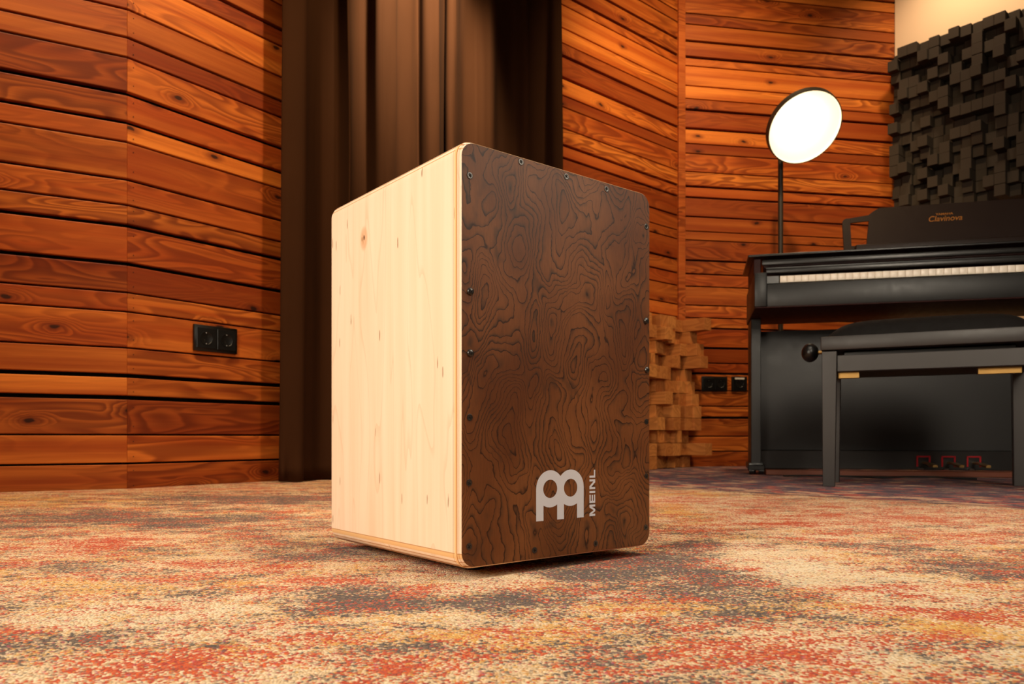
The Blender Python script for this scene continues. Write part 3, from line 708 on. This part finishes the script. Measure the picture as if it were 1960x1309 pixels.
part('floor_rail', WALNUT, lambda b: box(b, 0.062, PL-0.062, 0.225, 0.33, 0.001, 0.0215, 0.002, 1), label='brown timber rail')
for xp in (0.681, 0.773, 0.865):
    def felt(b):
        w = 0.026
        for q in ((xp-w, xp-w+0.006, 0.036, 0.080), (xp+w-0.006, xp+w, 0.036, 0.080), (xp-w, xp+w, 0.074, 0.080)):
            box(b, q[0], q[1], 0.341, 0.3455, q[2], q[3])
    part('pedal_felt', RED, felt, label='red felt edging')
    def pedal(b):
        ys = [(0.345, 0.005, 0.052), (0.30, 0.006, 0.052), (0.26, 0.009, 0.050), (0.225, 0.013, 0.047), (0.20, 0.013, 0.045), (0.185, 0.008, 0.043)]
        prev = None
        for y, w, z in ys:
            r = [b.verts.new((xp+a*w, y, z+h)) for a, h in ((-1, -0.004), (1, -0.004), (1, 0.003), (0.5, 0.005), (-0.5, 0.005), (-1, 0.003))]
            if prev:
                for k in range(6): b.faces.new((prev[k], prev[(k+1) % 6], r[(k+1) % 6], r[k]))
            else: b.faces.new(r[::-1])
            prev = r
        b.faces.new(prev)
    part('pedal', BRASS, pedal)
    part('pedal_stop', STEEL, lambda b: box(b, xp-0.02, xp-0.002, 0.325, 0.344, 0.024, 0.031, 0.002, 1), pno)
# music desk leaning back on the lid
def desk(b):
    fs = []
    T = lambda x, z, y: (x, 0.235+y+(z-0.90)*0.28, z)
    def poly(pts, y0=0.0, y1=0.012):
        a = [b.verts.new(T(x, z, y0)) for x, z in pts]; c = [b.verts.new(T(x, z, y1)) for x, z in pts]; n = len(pts)
        b.faces.new(a); b.faces.new(c[::-1])
        for k in range(n): b.faces.new((a[k], c[k], c[(k+1) % n], a[(k+1) % n]))
    cx = 0.765
    for s in (-1, 1):
        m = lambda q: [(cx+s*(x-cx), z) for x, z in q]
        poly(m([(0.362, 0.88), (0.391, 0.88), (0.391, 1.026), (0.391, 1.046), (0.376, 1.046), (0.366, 1.040), (0.362, 1.030)]))
        poly(m([(0.3915, 1.026), (0.462, 1.030), (0.462, 1.055), (0.3915, 1.046)]))
        poly(m([(0.3915, 0.88), (0.452, 0.88), (0.452, 0.925), (0.3915, 0.925)]))
    poly([(0.445, 0.88), (1.085, 0.88), (1.078, 1.065), (1.05, 1.084), (0.505, 1.084), (0.48, 1.070), (0.4625, 1.056), (0.462, 1.03), (0.447, 0.925)])
mdk = part('music_desk', MDESK, desk, smooth=False)
part('music_ledge', MDESK, lambda b: box(b, 0.40, 1.13, 0.205, 0.238, 0.880, 0.922, 0.006, 2))
def words(name, body, size, xc, zc, shear, mat, sx=1.0, offs=0.0):
    cu = bpy.data.curves.new(name, 'FONT'); cu.body = body; cu.size = size; cu.align_x = 'CENTER'; cu.align_y = 'CENTER'; cu.shear = shear; cu.extrude = 0.0002; cu.offset = offs
    tmp = bpy.data.objects.new(name, cu); COL.objects.link(tmp)
    me = bpy.data.meshes.new_from_object(tmp.evaluated_get(bpy.context.evaluated_depsgraph_get())); bpy.data.objects.remove(tmp)
    me.materials.clear(); me.materials.append(mat); me.name = name
    o = link(bpy.data.objects.new(name, me), pno)
    o.location = (xc, 0.235-0.0006+(zc-0.90)*0.28, zc); o.rotation_euler = (math.pi/2-math.atan(0.28), 0, 0); o.scale = (sx, 1, 1)
    return o
words('lettering', 'Clavinova', 0.034, 0.738, 1.020, 0.28, GOLDP, 0.92, 0.0002)['label'] = 'gold italic lettering'
words('lettering', 'YAMAHA', 0.012, 0.738, 1.0395, 0.0, GOLDP, 1.25, 0.0003)['label'] = 'small gold lettering'

# ---------------------------------------------------------------- bench
ba = math.radians(-25.8); BL, BD = 0.585, 0.31
bn = empty('piano_bench', (0.975, 2.405, 0), ba, 'black height adjustable piano bench with padded seat in front of piano', 'bench')
def bpart(name, mat, fn, parent=bn, label=None, smooth=True): return part(name, mat, fn, parent, label, smooth)
bpart('top_frame', BENCH, lambda b: box(b, -0.003, BL+0.003, -0.003, BD+0.003, 0.428, 0.4705, 0.004, 2))
def seat(b):
    nx, ny = 28, 18; vs = []
    for j in range(ny+1):
        row = []
        for i in range(nx+1):
            u, v = i/nx, j/ny; e = min(u, 1-u, )*BL; f = min(v, 1-v)*BD
            hh = 0.060*(1-math.exp(-e/0.035))*(1-math.exp(-f/0.030))
            hh -= 0.006*math.exp(-(((u-0.33)**2)*400+((v-0.5)**2)*160))+0.006*math.exp(-(((u-0.67)**2)*400+((v-0.5)**2)*160))
            row.append(b.verts.new((0.012+u*(BL-0.024), 0.010+v*(BD-0.02), 0.4706+hh)))
        vs.append(row)
    for j in range(ny):
        for i in range(nx): b.faces.new((vs[j][i], vs[j][i+1], vs[j+1][i+1], vs[j+1][i]))
bpart('cushion', LEATHER, seat, label='black padded seat')
for fx in (0, 1):
    for fy in (0, 1):
        def leg(b):
            x0, x1 = (0, 0.044) if not fx else (BL-0.044, BL); y0, y1 = (0, 0.044) if not fy else (BD-0.044, BD)
            vs = box(b, x0, x1, y0, y1, 0.0, 0.4245, 0.0015, 1)
            for v in b.verts:
                if v.co.z < 0.3:
                    k = 0.80; ax = 0 if not fx else BL; ay = 0 if not fy else BD
                    v.co.x = ax+(v.co.x-ax)*k+(0.003 if not fx else -0.003); v.co.y = ay+(v.co.y-ay)*k
        bpart('leg', BENCH, leg)
bpart('front_rail', BENCH, lambda b: box(b, 0.0445, BL-0.0445, 0.006, 0.026, 0.360, 0.4115, 0.002, 1))
bpart('rear_rail', BENCH, lambda b: box(b, 0.0445, BL-0.0445, BD-0.026, BD-0.006, 0.360, 0.4115, 0.002, 1))
for x0 in (0.010, BL-0.030): bpart('side_rail', BENCH, lambda b: box(b, x0, x0+0.02, 0.0445, BD-0.0445, 0.360, 0.4115, 0.002, 1))
bpart('lift_mechanism', PLASTIC, lambda b: box(b, 0.06, BL-0.06, 0.05, BD-0.05, 0.392, 0.427, 0.004, 1))
def knob(b):
    bmesh.ops.create_uvsphere(b, u_segments=28, v_segments=18, radius=0.029, matrix=Matrix.Translation((-0.046, 0.15, 0.438)) @ Matrix.Diagonal((0.95, 1, 1.08, 1)))
kb = bpart('height_knob', PLASTIC, knob)
bpart('knob_shaft', BRASS, lambda b: cyl(b, (-0.020, 0.15, 0.438), (0.012, 0.15, 0.438), 0.0065, n=18), kb)
def plateb(x0, x1):
    def f(b): box(b, x0, x1, 0.03, 0.05, 0.340, 0.3595, 0.0012, 1); cyl(b, ((x0+x1)/2, 0.0285, 0.349), ((x0+x1)/2, 0.031, 0.349), 0.003, n=12)
    return f
bpart('brass_bracket', BRASS, plateb(0.046, 0.108)); bpart('brass_bracket', BRASS, plateb(BL-0.16, BL-0.05))
for x0, y0 in ((0.012, 0.006),):
    bpart('cap', BRASS, lambda b: box(b, 0.006, 0.018, 0.05, 0.09, 0.4706, 0.4735, 0.001, 1))

# ---------------------------------------------------------------- cable by the pedals
pts = [(1500, 909.5), (1560, 909), (1640, 911), (1690, 914), (1740, 911), (1790, 912), (1830, 915), (1870, 916)]
cp = []
for i, (a, b) in enumerate(pts):
    q = floor_at(a, b+3); cp.append((q.x, q.y, 0.004+0.001*(i % 2)))
tag(tube('power_cable', cp, 0.0035, RUBBER), 'thin black cable lying on the dusky rug below the pedals', 'cable')
